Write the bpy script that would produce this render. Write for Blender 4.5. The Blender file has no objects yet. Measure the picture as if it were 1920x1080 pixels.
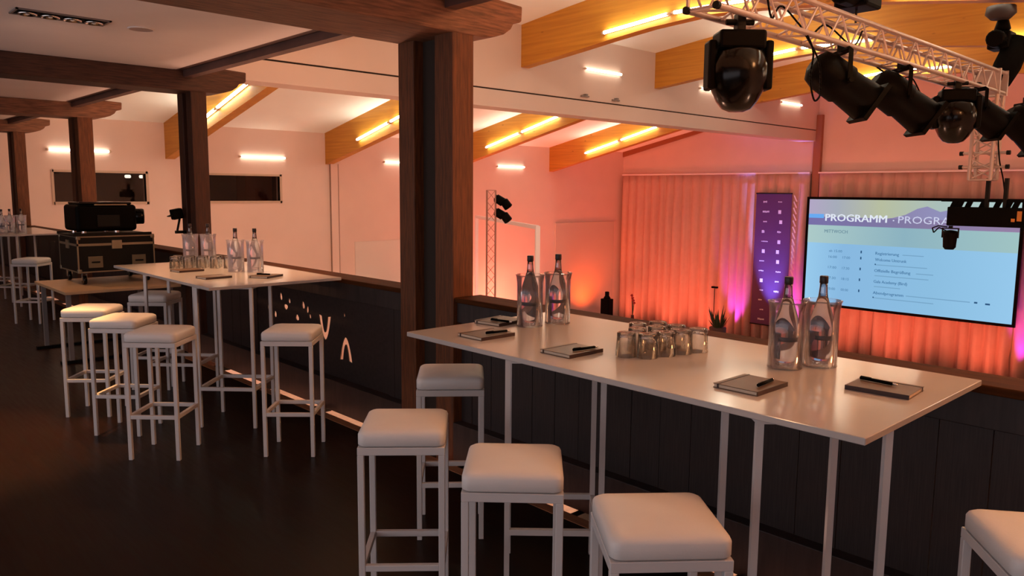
import bpy, math, random
from mathutils import Vector, Matrix
random.seed(7)
PI = math.pi
S = bpy.context.scene
COL = S.collection

# ------------------------------------------------------------------ camera
F_PX = 1456.2
yaw, pit, rol = math.radians(43.263), math.radians(7.0946), math.radians(0.4742)
Fw = Vector((math.sin(yaw)*math.cos(pit), math.cos(yaw)*math.cos(pit), -math.sin(pit)))
R0 = Vector((math.cos(yaw), -math.sin(yaw), 0)); U0 = R0.cross(Fw)
Rt = R0*math.cos(rol) + U0*math.sin(rol); Up = U0*math.cos(rol) - R0*math.sin(rol)
cam_d = bpy.data.cameras.new('camera'); cam = bpy.data.objects.new('camera', cam_d); COL.objects.link(cam)
cam_d.sensor_width = 36; cam_d.lens = F_PX/1920*36; cam_d.clip_start = 0.05; cam_d.clip_end = 200
M = Matrix((( Rt.x, Up.x, -Fw.x, 0), (Rt.y, Up.y, -Fw.y, 0), (Rt.z, Up.z, -Fw.z, 1.75), (0, 0, 0, 1)))
cam.matrix_world = M
S.camera = cam

# ------------------------------------------------------------------ world, exposure, lamps
W = bpy.data.worlds.new('world'); S.world = W; W.use_nodes = True
W.node_tree.nodes['Background'].inputs[0].default_value = (0.62, 0.55, 0.60, 1)
W.node_tree.nodes['Background'].inputs[1].default_value = 0.05
S.view_settings.view_transform = 'Standard'; S.view_settings.look = 'None'
S.view_settings.gamma = 1; S.view_settings.use_curve_mapping = False
S.view_settings.exposure = 0.0
TUBE = 23.0            # radiance of the fluorescent tubes on the beams
TUBE_WALL = 7.5       # and of the short ones on the walls
WARM = (1.0, 0.66, 0.42)

def lamp(name, kind, loc, col, watts, target=None, angle=60, blend=0.6, radius=0.05):
    d = bpy.data.lights.new(name, kind); d.color = col; d.energy = watts
    if kind == 'SPOT':
        d.spot_size = math.radians(angle); d.spot_blend = blend
    d.shadow_soft_size = radius
    o = bpy.data.objects.new(name, d); COL.objects.link(o); o.location = loc
    if target is not None:
        o.rotation_euler = (Vector(target)-Vector(loc)).to_track_quat('-Z', 'Y').to_euler()
    return o
S.cycles.transparent_max_bounces = 40
S.cycles.max_bounces = 12; S.cycles.diffuse_bounces = 6
# ceiling downlights of the gallery, one per bay (the visible recessed fitting is the middle one), plus one added
lamp('gallery_spot', 'SPOT', (1.57, 2.00, 2.90), (1.0, 0.53, 0.25), 12, (1.62, 2.0, 0), 86, 0.5, 0.06)
lamp('gallery_spot', 'SPOT', (1.62, 6.36, 2.86), (1.0, 0.50, 0.17), 640, (0.80, 6.15, 0), 46, 0.8, 0.06)
lamp('gallery_spot', 'SPOT', (2.62, 6.40, 2.90), (1.0, 0.50, 0.23), 170, (2.62, 6.40, 0), 66, 0.5, 0.06)  # added spot with no fitting, brightens the middle table
lamp('gallery_spot', 'SPOT', (1.57, 9.90, 2.90), (1.0, 0.52, 0.26), 60, (1.9, 9.0, 0.7), 50, 0.6, 0.06)
# unseen soft lamp added behind the gallery as cool grey fill
def area(name, loc, target, sx, sy, col, watts):
    d = bpy.data.lights.new(name, 'AREA'); d.shape = 'RECTANGLE'; d.size = sx; d.size_y = sy; d.color = col; d.energy = watts
    o = bpy.data.objects.new(name, d); COL.objects.link(o); o.location = loc
    o.rotation_euler = (Vector(target)-Vector(loc)).to_track_quat('-Z', 'Y').to_euler()
    return o
area('gallery_back_fill', (-3.3, 3.0, 1.5), (3.0, 3.0, 2.2), 13.0, 2.0, (.97, .90, .95), 112)
# unseen lamps added to fill the hall: behind the header wall and out of view
lamp('unseen_hall_light', 'POINT', (5.3, -0.9, 3.75), (1.0, .43, .165), 235, radius=.30)
lamp('unseen_hall_light', 'POINT', (5.0, 6.6, 4.35), (1.0, .46, .19), 40, radius=.25)  # added for the middle table top
lamp('unseen_hall_light', 'POINT', (13.0, -1.5, 3.0), (1.0, .60, .36), 60, radius=.35)
for x in (4.9, 8.9, 13.3, 17.8):
    lamp('unseen_hall_light', 'POINT', (x, 12.5, 4.1), (1.0, .92, .68), 30, radius=.2)
for x in (8.9, 13.2, 17.7):
    lamp('unseen_hall_light', 'POINT', (x, 8.0, 5.18), (1.0, .95, .74), 50, radius=.15)  # hidden fill that brightens the roof lining
lamp('floor_fill', 'POINT', (8.0, 17.3, -2.7), (1.0, .62, .42), 50, radius=.2)  # added low lamp, brightens the far wall seen through the cut-outs
lamp('floor_fill', 'POINT', (7.0, -1.5, -2.4), (1.0, .55, .36), 260, radius=.3)  # added unseen, like the next one, to brighten the hall floor
lamp('floor_fill', 'POINT', (4.6, 9.0, -2.9), (1.0, .55, .38), 340, radius=.3)
ORANGE = (1.0, 0.17, 0.085)
UPL = [(22.7, 18.3), (22.7, 16.6), (22.7, 15.0), (22.6, 10.6), (22.6, 8.6), (22.6, 6.4), (22.6, 4.0), (22.6, 1.0)]
for x, y in UPL:
    lamp('curtain_uplight', 'SPOT', (x, y, -3.4), ORANGE, 118, (24.0, y, -.9), 120, 1.0, 0.12)
lamp('wall_uplight', 'SPOT', (21.6, 18.3, -2.75), (1.0, 0.10, 0.015), 330, (21.9, 19.3, -0.8), 110, 1.0, 0.12)
lamp('wall_uplight', 'SPOT', (17.2, 17.6, -3.2), (1.0, 0.17, 0.10), 1150, (17.2, 19.3, 0.5), 130, 1.0, 0.12)  # second one added unseen, turns the far wall pinker
lamp('stage_fill', 'SPOT', (19.2, 8.0, -2.6), (1.0, 0.13, 0.085), 520, (23.9, 8.0, 3.2), 130, 1.0, 0.3)  # this and the next: added red fill for the upper curtain wall
lamp('stage_fill', 'SPOT', (19.0, 15.0, -2.6), (1.0, 0.13, 0.085), 400, (23.9, 15.0, 2.6), 130, 1.0, 0.3)
MAG = (0.75, 0.06, 1.0)
for y in (14.0, 12.15, 11.85, 5.3):
    lamp('magenta_uplight', 'SPOT', (23.35, y, -3.3), MAG, 170, (23.85, y, -1.2), 42, 0.7, 0.05)
lamp('banner_spot', 'SPOT', (22.9, 12.55, -3.3), (0.22, 0.30, 1.0), 3600, (23.66, 12.72, 0.0), 30, 0.8, 0.05)

# ------------------------------------------------------------------ materials
MATS = {}
def mat(name, col=(.5,.5,.5), rough=.5, metal=0.0, spec=.5, emit=None, es=1.0, var=0.0, scale=8, stretch=(1,1,1),
        bump=0.0, bscale=60, trans=0.0, ior=1.45, col2=None, coat=0.0):
    if name in MATS: return MATS[name]
    m = bpy.data.materials.new(name); m.use_nodes = True; nt = m.node_tree; N = nt.nodes; L = nt.links
    b = N['Principled BSDF']
    b.inputs['Base Color'].default_value = (*col, 1); b.inputs['Roughness'].default_value = rough
    b.inputs['Metallic'].default_value = metal; b.inputs['Specular IOR Level'].default_value = spec
    b.inputs['Transmission Weight'].default_value = trans; b.inputs['IOR'].default_value = ior
    b.inputs['Coat Weight'].default_value = coat
    if emit:
        b.inputs['Emission Color'].default_value = (*emit, 1); b.inputs['Emission Strength'].default_value = es
    if var > 0 or bump > 0:
        tc = N.new('ShaderNodeTexCoord'); mp = N.new('ShaderNodeMapping'); mp.inputs['Scale'].default_value = stretch
        L.new(tc.outputs['Object'], mp.inputs['Vector'])
        if var > 0:
            nz = N.new('ShaderNodeTexNoise'); nz.inputs['Scale'].default_value = scale; nz.inputs['Detail'].default_value = 6
            L.new(mp.outputs['Vector'], nz.inputs['Vector'])
            cr = N.new('ShaderNodeValToRGB')
            c2 = col2 or tuple(max(0, c*(1-var)) for c in col)
            cr.color_ramp.elements[0].position = .3; cr.color_ramp.elements[1].position = .7
            cr.color_ramp.elements[0].color = (*c2, 1); cr.color_ramp.elements[1].color = (*[min(1, c*(1+var*.4)) for c in col], 1)
            L.new(nz.outputs['Fac'], cr.inputs['Fac']); L.new(cr.outputs['Color'], b.inputs['Base Color'])
        if bump > 0:
            n2 = N.new('ShaderNodeTexNoise'); n2.inputs['Scale'].default_value = bscale; n2.inputs['Detail'].default_value = 3
            L.new(mp.outputs['Vector'], n2.inputs['Vector'])
            bp = N.new('ShaderNodeBump'); bp.inputs['Strength'].default_value = bump; bp.inputs['Distance'].default_value = .01
            L.new(n2.outputs['Fac'], bp.inputs['Height']); L.new(bp.outputs['Normal'], b.inputs['Normal'])
    MATS[name] = m
    return m

def mat_clear(name, tint=(.97,.97,.97), edge=(.55,.5,.5), gloss=.10, rough=.03, milk=0.0):
    """thin clear glass or acrylic: transparent, tinted towards grazing angles, with a fresnel sheen"""
    m = bpy.data.materials.new(name); m.use_nodes = True; nt = m.node_tree; N = nt.nodes; L = nt.links
    N.remove(N['Principled BSDF']); out = N['Material Output']
    tr = N.new('ShaderNodeBsdfTransparent'); gl = N.new('ShaderNodeBsdfGlossy'); gl.inputs['Roughness'].default_value = rough
    lw = N.new('ShaderNodeLayerWeight'); lw.inputs['Blend'].default_value = .35
    mx = N.new('ShaderNodeMix'); mx.data_type = 'RGBA'
    mx.inputs[6].default_value = (*tint, 1); mx.inputs[7].default_value = (*edge, 1)
    L.new(lw.outputs['Facing'], mx.inputs[0]); L.new(mx.outputs[2], tr.inputs['Color'])
    fr = N.new('ShaderNodeFresnel'); fr.inputs['IOR'].default_value = 1.45
    ad = N.new('ShaderNodeMath'); ad.operation = 'MULTIPLY_ADD'; ad.inputs[1].default_value = .8; ad.inputs[2].default_value = gloss*.3
    L.new(fr.outputs['Fac'], ad.inputs[0])
    ms = N.new('ShaderNodeMixShader'); L.new(ad.outputs[0], ms.inputs[0]); L.new(tr.outputs[0], ms.inputs[1]); L.new(gl.outputs[0], ms.inputs[2])
    if milk:      # pale lilac mix painting reflected light on the plastic
        df = N.new('ShaderNodeBsdfDiffuse'); df.inputs[0].default_value = (.85,.80,.90,1); tl_ = N.new('ShaderNodeBsdfTranslucent'); tl_.inputs[0].default_value = (.85,.80,.90,1)
        a_ = N.new('ShaderNodeAddShader'); L.new(df.outputs[0], a_.inputs[0]); L.new(tl_.outputs[0], a_.inputs[1])
        m2 = N.new('ShaderNodeMixShader'); m2.inputs[0].default_value = milk; L.new(ms.outputs[0], m2.inputs[1]); L.new(a_.outputs[0], m2.inputs[2]); ms = m2
    L.new(ms.outputs[0], out.inputs['Surface'])
    return m

M_wall   = mat('white_plaster', (.76,.59,.53), .85, var=.04, scale=1.2, bump=.05, bscale=90)
M_ceil   = mat('ceiling_paint', (.86,.80,.78), .85, var=.04, scale=1.5)
M_roof   = mat("roof_lining", (.91,.95,.94), .85, var=.03, scale=1)
M_fascia = mat('partition_paint', (.64,.525,.47), .75, var=.03, scale=1)
M_dark   = mat('dark_joint', (.03,.018,.012), .8)
M_floorh = mat('hall_floor_wood', (.74,.56,.45), .45, var=.2, scale=3, stretch=(1,8,1))
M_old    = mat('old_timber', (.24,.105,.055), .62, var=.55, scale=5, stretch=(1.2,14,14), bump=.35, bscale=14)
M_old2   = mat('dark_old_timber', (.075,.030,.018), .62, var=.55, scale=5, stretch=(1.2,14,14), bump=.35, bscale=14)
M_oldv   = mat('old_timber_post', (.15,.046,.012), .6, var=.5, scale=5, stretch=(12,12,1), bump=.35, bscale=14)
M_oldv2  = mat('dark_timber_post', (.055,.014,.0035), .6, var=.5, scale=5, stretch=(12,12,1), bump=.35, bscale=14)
M_plank  = mat('dark_board', (.034,.022,.020), .5, var=.4, scale=4, stretch=(8,8,1), bump=.1, bscale=20)
M_rail   = mat('rail_timber', (.075,.022,.005), .7, spec=.08, var=.4, scale=4, stretch=(10,1,10), bump=.1, bscale=20)
M_nose   = mat('nosing_timber', (.30,.14,.07), .4, var=.3, scale=4, stretch=(8,1,8))
M_white  = mat('white_lacquer_top', (.50,.455,.43), .15, spec=.6, var=.02, scale=3)
M_frame  = mat('white_powder_coat', (.60,.57,.56), .42)
M_cush   = mat('white_leatherette', (.74,.70,.67), .48, var=.03, scale=5, bump=.06, bscale=220)
M_black  = mat('black_plastic', (.002,.0015,.001), .5, spec=.06)
M_gloss  = mat('black_gloss', (.002,.0015,.001), .17, spec=.25)
M_blackm = mat('black_metal', (.006,.005,.004), .5, spec=.2)
M_alu    = mat('aluminium', (.50,.40,.36), .38, metal=.65)
M_chrome = mat('bright_metal', (.8,.8,.8), .18, metal=1)
M_case   = mat('case_laminate', (.007,.0065,.006), .5, spec=.2, bump=.08, bscale=140)
M_edge   = mat('case_edge', (.30,.26,.19), .38, metal=.7)
M_olive  = mat('case_dish', (.17,.14,.09), .5, metal=.4)
M_grey   = mat('grey_plastic', (.22,.19,.18), .5)
M_curt   = mat('stage_cloth', (.62,.40,.34), .9, var=.05, scale=6, bump=.05, bscale=120)
M_banner = mat('banner_print', (.075,.02,.085), .55)
M_print  = mat('white_print', (.62,.58,.62), .6)
M_cover  = mat('kraft_cover', (.135,.080,.048), .45, var=.15, scale=14)
M_coverd = mat('dark_spine', (.05,.025,.02), .5)
M_pages  = mat('paper_edge', (.62,.50,.38), .8)
M_leaf   = mat('plant_leaf', (.03,.05,.02), .6)
M_pot    = mat('plant_pot', (.05,.02,.015), .6)
M_board  = mat('plywood_top', (.50,.34,.20), .4, var=.2, scale=4, stretch=(1,10,1))
M_tube   = mat('tube_glow', (.9,.9,.9), .5, emit=(1.0,.95,.76), es=TUBE)
M_tubew  = mat('tube_glow_wall', (.9,.9,.9), .5, emit=(1.0,.84,.64), es=TUBE_WALL)
M_tubeend= mat('tube_holder', (.75,.62,.5), .5)
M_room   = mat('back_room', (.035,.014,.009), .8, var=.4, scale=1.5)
M_pane   = mat_clear('window_glass', (.80,.78,.76), (.6,.55,.52), .05, .02)
M_acryl  = mat_clear('clear_acrylic', (.985,.98,.985), (.92,.89,.93), .03, .08, .07)  # milky mix stands in for light reflected by the farther coolers
M_acryl0 = mat_clear('clear_acrylic_clean', (.988,.985,.988), (.91,.87,.91), .03, .06, .012)
M_tumb   = mat_clear('tumbler_glass', (.985,.98,.97), (.82,.77,.71), .10, .03)
M_water  = mat('water_glass', (.74,.82,.90), .02, trans=1.0, ior=1.34)
M_neck   = mat_clear('bottle_neck_glass', (.86,.84,.86), (.35,.28,.30), .2, .03)
M_cap    = mat('dark_cap', (.02,.012,.012), .4)
M_label  = mat_clear('bottle_label_film', (.60,.66,.74), (.45,.5,.58), .1, .3)
M_band   = mat('bottle_band', (.035,.04,.05), .4)

# glulam: long lamellas, knots
def glulam():
    m = bpy.data.materials.new('glulam'); m.use_nodes = True; nt = m.node_tree; N = nt.nodes; L = nt.links
    b = N['Principled BSDF']; b.inputs['Roughness'].default_value = .5
    tc = N.new('ShaderNodeTexCoord'); mp = N.new('ShaderNodeMapping'); mp.inputs['Scale'].default_value = (2, .35, 9)
    L.new(tc.outputs['Object'], mp.inputs['Vector'])
    nz = N.new('ShaderNodeTexNoise'); nz.inputs['Scale'].default_value = 2.2; nz.inputs['Detail'].default_value = 5
    L.new(mp.outputs['Vector'], nz.inputs['Vector'])
    cr = N.new('ShaderNodeValToRGB'); cr.color_ramp.elements[0].position = .3; cr.color_ramp.elements[1].position = .75
    cr.color_ramp.elements[0].color = (.46,.19,.018,1); cr.color_ramp.elements[1].color = (.62,.29,.030,1)
    L.new(nz.outputs['Fac'], cr.inputs['Fac'])
    vo = N.new('ShaderNodeTexVoronoi'); vo.inputs['Scale'].default_value = 3.2
    mp2 = N.new('ShaderNodeMapping'); mp2.inputs['Scale'].default_value = (1, .7, 1.5); L.new(tc.outputs['Object'], mp2.inputs['Vector'])
    L.new(mp2.outputs['Vector'], vo.inputs['Vector'])
    k = N.new('ShaderNodeValToRGB'); k.color_ramp.elements[0].position = .05; k.color_ramp.elements[1].position = .12
    k.color_ramp.elements[0].color = (.45,.36,.3,1); k.color_ramp.elements[1].color = (1,1,1,1)
    L.new(vo.outputs['Distance'], k.inputs['Fac'])
    mu = N.new('ShaderNodeMix'); mu.data_type = 'RGBA'; mu.blend_type = 'MULTIPLY'; mu.inputs[0].default_value = .7
    L.new(cr.outputs['Color'], mu.inputs[6]); L.new(k.outputs['Color'], mu.inputs[7]); L.new(mu.outputs[2], b.inputs['Base Color'])
    return m
M_glu = glulam()

def floor_wood():
    m = bpy.data.materials.new('dark_floor_boards'); m.use_nodes = True; nt = m.node_tree; N = nt.nodes; L = nt.links
    b = N['Principled BSDF']; b.inputs['Roughness'].default_value = .34; b.inputs['Specular IOR Level'].default_value = .13
    tc = N.new('ShaderNodeTexCoord'); mp = N.new('ShaderNodeMapping'); mp.inputs['Rotation'].default_value = (0,0,math.radians(90))
    L.new(tc.outputs['Object'], mp.inputs['Vector'])
    br = N.new('ShaderNodeTexBrick'); br.inputs['Scale'].default_value = 1.0
    br.inputs['Brick Width'].default_value = 1.6; br.inputs['Row Height'].default_value = .14; br.inputs['Mortar Size'].default_value = .0025
    br.inputs['Color1'].default_value = (.014,.0042,.0014,1); br.inputs['Color2'].default_value = (.021,.0066,.002,1); br.inputs['Mortar'].default_value = (.008,.004,.003,1)
    L.new(mp.outputs['Vector'], br.inputs['Vector'])
    mp2 = N.new('ShaderNodeMapping'); mp2.inputs['Scale'].default_value = (14,1,1); L.new(tc.outputs['Object'], mp2.inputs['Vector'])
    nz = N.new('ShaderNodeTexNoise'); nz.inputs['Scale'].default_value = 3; nz.inputs['Detail'].default_value = 6; L.new(mp2.outputs['Vector'], nz.inputs['Vector'])
    mu = N.new('ShaderNodeMix'); mu.data_type = 'RGBA'; mu.blend_type = 'MULTIPLY'; mu.inputs[0].default_value = .8
    L.new(br.outputs['Color'], mu.inputs[6]); L.new(nz.outputs['Color'], mu.inputs[7]); L.new(mu.outputs[2], b.inputs['Base Color'])
    mr = N.new('ShaderNodeMapRange'); mr.inputs[3].default_value = .26; mr.inputs[4].default_value = .45
    L.new(nz.outputs['Fac'], mr.inputs[0]); L.new(mr.outputs[0], b.inputs['Roughness'])
    return m
M_floor = floor_wood()

# ------------------------------------------------------------------ mesh helpers
class MB:
    def __init__(s): s.v = []; s.f = []
    def add(s, vs, fs):
        o = len(s.v); s.v += [tuple(v) for v in vs]; s.f += [tuple(i+o for i in f) for f in fs]; return s
    def box(s, x0, x1, y0, y1, z0, z1):
        return s.add([(x0,y0,z0),(x1,y0,z0),(x1,y1,z0),(x0,y1,z0),(x0,y0,z1),(x1,y0,z1),(x1,y1,z1),(x0,y1,z1)],
                     [(3,2,1,0),(4,5,6,7),(0,1,5,4),(1,2,6,5),(2,3,7,6),(3,0,4,7)])
    def obox(s, c, ax, hs):
        c = Vector(c); a = [Vector(v).normalized()*h for v, h in zip(ax, hs)]
        vs = [c+a[0]*i+a[1]*j+a[2]*k for k in (-1,1) for (i,j) in ((-1,-1),(1,-1),(1,1),(-1,1))]
        return s.add(vs, [(3,2,1,0),(4,5,6,7),(0,1,5,4),(1,2,6,5),(2,3,7,6),(3,0,4,7)])
    def tube(s, p, q, r, n=10, r2=None):
        p, q = Vector(p), Vector(q); d = (q-p).normalized(); r2 = r if r2 is None else r2
        u = d.orthogonal().normalized(); w = d.cross(u)
        vs = [p+(u*math.cos(2*PI*i/n)+w*math.sin(2*PI*i/n))*r for i in range(n)] + [q+(u*math.cos(2*PI*i/n)+w*math.sin(2*PI*i/n))*r2 for i in range(n)]
        fs = [(i,(i+1)%n,n+(i+1)%n,n+i) for i in range(n)] + [tuple(range(n-1,-1,-1)), tuple(range(n,2*n))]
        return s.add(vs, fs)
    def path(s, pts, r, n=6):
        for a, b in zip(pts, pts[1:]): s.tube(a, b, r, n)
        return s
    def lathe(s, prof, n=24, o=(0,0,0), ax=None, closed=False):
        o = Vector(o)
        if ax is None: A = Matrix.Identity(3)
        else:
            d = Vector(ax).normalized(); u = d.orthogonal().normalized(); A = Matrix((u, d.cross(u), d)).transposed()
        vs = []
        for r, z in prof:
            for i in range(n):
                vs.append(o + A @ Vector((r*math.cos(2*PI*i/n), r*math.sin(2*PI*i/n), z)))
        k = len(prof); fs = []
        for j in range(k-1 if not closed else k):
            j2 = (j+1) % k
            for i in range(n):
                fs.append((j*n+i, j*n+(i+1)%n, j2*n+(i+1)%n, j2*n+i))
        if not closed:
            fs.append(tuple(range(n-1,-1,-1))); fs.append(tuple(range((k-1)*n, k*n)))
        return s.add(vs, fs)
    def prism(s, poly, a, b, f):
        """poly of 2d points; f(u,v,t) -> xyz for t in (a,b)"""
        n = len(poly); vs = [f(u,v,a) for u,v in poly] + [f(u,v,b) for u,v in poly]
        return s.add(vs, [tuple(range(n-1,-1,-1)), tuple(range(n,2*n))] + [(i,(i+1)%n,n+(i+1)%n,n+i) for i in range(n)])

def link(o, parent=None):
    COL.objects.link(o)
    if parent: o.parent = parent
    return o
def obj(name, mb, m, parent=None, smooth=False, bevel=0, seg=2, label=None, loc=None):
    me = bpy.data.meshes.new(name); me.from_pydata(mb.v, [], mb.f); me.validate(); me.update()
    import bmesh
    bm = bmesh.new(); bm.from_mesh(me); bmesh.ops.recalc_face_normals(bm, faces=bm.faces); bm.to_mesh(me); bm.free()
    me.materials.append(m)
    if smooth:
        me.polygons.foreach_set('use_smooth', [len(p.vertices) <= 4 for p in me.polygons])
    o = bpy.data.objects.new(name, me); link(o, parent)
    if bevel:
        b = o.modifiers.new('bevel', 'BEVEL'); b.width = bevel; b.segments = seg; b.limit_method = 'ANGLE'
    if label: o['label'] = label
    if loc: o.location = loc
    return o
def thing(name, label, cat, loc=(0,0,0), rz=0, group=None):
    o = bpy.data.objects.new(name, None); o.empty_display_size = .1; COL.objects.link(o)
    o.location = loc; o.rotation_euler = (0,0,rz); o['label'] = label; o['category'] = cat
    if group: o['group'] = group
    return o
def tag(o, label, cat, group=None):
    o['label'] = label; o['category'] = cat
    if group: o['group'] = group
    return o
def struct(name, mb, m, parent=None, **k):
    o = obj(name, mb, m, parent, **k)
    if parent is None: o['kind'] = 'structure'
    return o
def dup(root, loc, rz=0, label=None, group=None):
    def cp(o, par):
        c = o.copy(); COL.objects.link(c)
        if par is not None: c.parent = par
        for ch in list(o.children): cp(ch, c)
        return c
    r = cp(root, None); r.location = loc; r.rotation_euler = (0,0,rz)
    if label: r['label'] = label
    if group: r['group'] = group
    return r
_rod = {}
def rod(name, p, q, r, m, parent):
    """a straight round bar: shared unit mesh, placed by its own transform"""
    key = m.name
    if key not in _rod:
        mb = MB().tube((0,0,0), (0,0,1), 1, 8); o = obj('bar', mb, m, None, smooth=True); _rod[key] = o.data; bpy.data.objects.remove(o)
    p, q = Vector(p), Vector(q); d = q-p
    o = bpy.data.objects.new(name, _rod[key]); link(o, parent)
    o.location = p; o.rotation_mode = 'QUATERNION'; o.rotation_quaternion = d.to_track_quat('Z', 'Y'); o.scale = (r, r, d.length)
    return o
_unit = {}
def slab(name, x0, x1, y0, y1, z0, z1, m, parent=None):
    """an axis-aligned board sharing one unit-cube mesh per material"""
    if m.name not in _unit:
        o = obj('board', MB().box(-.5,.5,-.5,.5,-.5,.5), m); _unit[m.name] = o.data; bpy.data.objects.remove(o)
    o = bpy.data.objects.new(name, _unit[m.name]); link(o, parent)
    o.location = ((x0+x1)/2, (y0+y1)/2, (z0+z1)/2); o.scale = (x1-x0, y1-y0, z1-z0)
    return o

# ================================================================== STRUCTURE
YF, XC, YM, ZH = 19.3, 24.06, 11.55, -3.6
YN = -4.5
struct('floor', MB().box(-3.5, 2.955, YN, YF, -.12, 0), M_floor)
nose = struct('trim_1', MB().box(2.955, 3.025, YN, YF, -.12, .004), M_nose)
struct('floor_hall', MB().box(3.0, XC, YN, YF, ZH-.1, ZH), M_floorh)
struct('floor_stage', MB().box(18.2, XC-.05, YN+.1, 19.0, ZH, -3.5), M_black)

# far wall with two window openings
WIN = [(4.42, 6.33, 1.44, 2.09), (7.75, 9.70, 1.45, 2.09)]
wf = MB()
z0, z1 = ZH, 6.2
xs = [-3.5, WIN[0][0], WIN[0][1], WIN[1][0], WIN[1][1], XC+.2]
wf.box(xs[0], xs[1], YF, YF+.2, z0, z1); wf.box(xs[2], xs[3], YF, YF+.2, z0, z1); wf.box(xs[4], xs[5], YF, YF+.2, z0, z1)
for (a, b, c, d) in WIN:
    wf.box(a, b, YF, YF+.2, z0, c); wf.box(a, b, YF, YF+.2, d, z1)
struct('wall_far', wf, M_wall)
struct('wall_back_room', MB().box(3.6, 10.6, YF+2.6, YF+2.7, .8, 2.8).box(3.6, 3.7, YF+.2, YF+2.6, .8, 2.8).box(10.5, 10.6, YF+.2, YF+2.6, .8, 2.8).box(3.6,10.6,YF+.2,YF+2.6,.75,.8).box(3.6,10.6,YF+.2,YF+2.6,2.8,2.85), M_room)
for i, (a, b, c, d) in enumerate(WIN):
    w = struct('window_%d' % (i+1), MB().box(a-.03, b+.05, YF-.02, YF+.1, d, d+.05).box(a-.03, b+.05, YF-.02, YF+.1, c-.06, c).box(a-.05, a, YF-.02, YF+.1, c-.06, d+.05).box(b, b+.06, YF-.02, YF+.1, c-.06, d+.05), mat('window_frame', (.55,.42,.33), .6))
    slab('pane', a, b, YF+.05, YF+.06, c, d, M_pane, w)
for i_, x_ in enumerate((6.40, 6.74)):
    tl_ = thing('room_lamp', 'small white lamp glowing in the room behind the window, ' + ('left' if i_ == 0 else 'right') + ' of two', 'lamp', (x_, 20.8, 2.04), 0, 'lamps behind the window')
    obj('globe', MB().box(-.075,.075,-.03,.03,-.04,.04), mat('globe_glow', (.9,.9,.9), .5, emit=(1,.9,.75), es=2.2), tl_, bevel=.03, seg=3)
    obj('stem', MB().tube((0,0,.04),(0,0,.75),.01,6), M_blackm, tl_)
tag(obj('cupboard', MB().box(9.62,10.42,21.2,21.8,.81,2.5), mat('red_wood', (.45,.10,.05), .5), None, bevel=.01), 'reddish cupboard inside the dark room behind the right window', 'cupboard')
# pilaster and panel joints on the far wall
struct('trim_2', MB().box(11.20, 11.44, YF-.05, YF, ZH, 2.46), M_wall)
struct('trim_10', MB().box(11.185, 11.20, YF-.055, YF, ZH, 2.46).box(11.425, 11.442, YF-.055, YF-.048, ZH, 2.46), mat('joint_brown', (.30,.20,.16), .8))  # dark brown strips for the pilaster's side grooves
struct('trim_3', MB().box(11.96, 15.4, YF-.015, YF, ZH, .28), mat('wall_panel', (.72,.66,.62), .7))
struct('trim_4', MB().box(20.25, 23.5, YF-.05, YF, ZH, .63), mat('wall_panel_warm', (.62,.52,.46), .8))
wc = struct('wall_curtain', MB().box(XC, XC+.2, YN, YF+.2, ZH, 6.2), M_wall)
struct('wall_near', MB().box(-3.5, XC+.2, YN-.2, YN, ZH, 6.2), M_wall)
struct('wall_back', MB().box(-3.7, -3.5, YN-.2, YF+.2, ZH, 3.3), M_wall)
# wall under the gallery floor and above its ceiling, on the hall side
struct('wall_gallery', MB().box(2.4, 2.6, YN, YF, ZH, -.12).box(3.06, 3.30, YN, YF, 3.02, 6.2), M_wall)
# dividing header wall across the hall with its track groove
struct('wall_header', MB().box(3.3, XC, YM, YM+.5, 3.39, 3.715).box(3.3, XC, YM, YM+.5, 3.745, 5.6).box(3.3, XC, YM+.08, YM+.42, 3.7, 3.76), M_fascia)
struct('trim_5', MB().box(3.3, XC, YM+.03, YM+.085, 3.712, 3.748), M_dark)
struct('trim_6', MB().box(XC-.14, XC, YM-.18, YM+.06, -3.5, 4.2), mat('column_timber', (.34,.13,.07), .6))
# roof lining, arched in section
def roof_z(y):
    pts = [(YN, 4.25), (0, 4.95), (3, 5.20), (5.5, 5.38), (7.5, 5.45), (8.8, 5.34), (10.36, 5.18), (11.58, 5.04), (15.73, 4.02), (YF, 3.29)]
    for (a, za), (b, zb) in zip(pts, pts[1:]):
        if y <= b: return za+(zb-za)*(y-a)/(b-a)
    return pts[-1][1]
ys = [YN, 0, 3, 5.5, 7.5, 8.8, 10.36, 11.58, 15.73, YF]
rb = MB()
for a, b in zip(ys, ys[1:]):
    za, zb = roof_z(a), roof_z(b)
    rb.add([(3.1,a,za),(XC,a,za),(XC,b,zb),(3.1,b,zb),(3.1,a,za+.15),(XC,a,za+.15),(XC,b,zb+.15),(3.1,b,zb+.15)],
           [(0,1,2,3),(7,6,5,4),(0,4,5,1),(2,6,7,3)])
struct('ceiling_hall', rb, M_roof)
struct('ceiling', MB().box(-3.5, 3.06, YN, YF, 2.955, 3.05), M_ceil)
struct('trim_7', MB().box(3.06, 3.22, YN, YF, 2.955, 3.02).box(3.13, 3.22, YN, YF, 2.885, 2.955), mat('ceiling_edge', (.11,.055,.045), .6, var=.3, scale=4))

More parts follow.
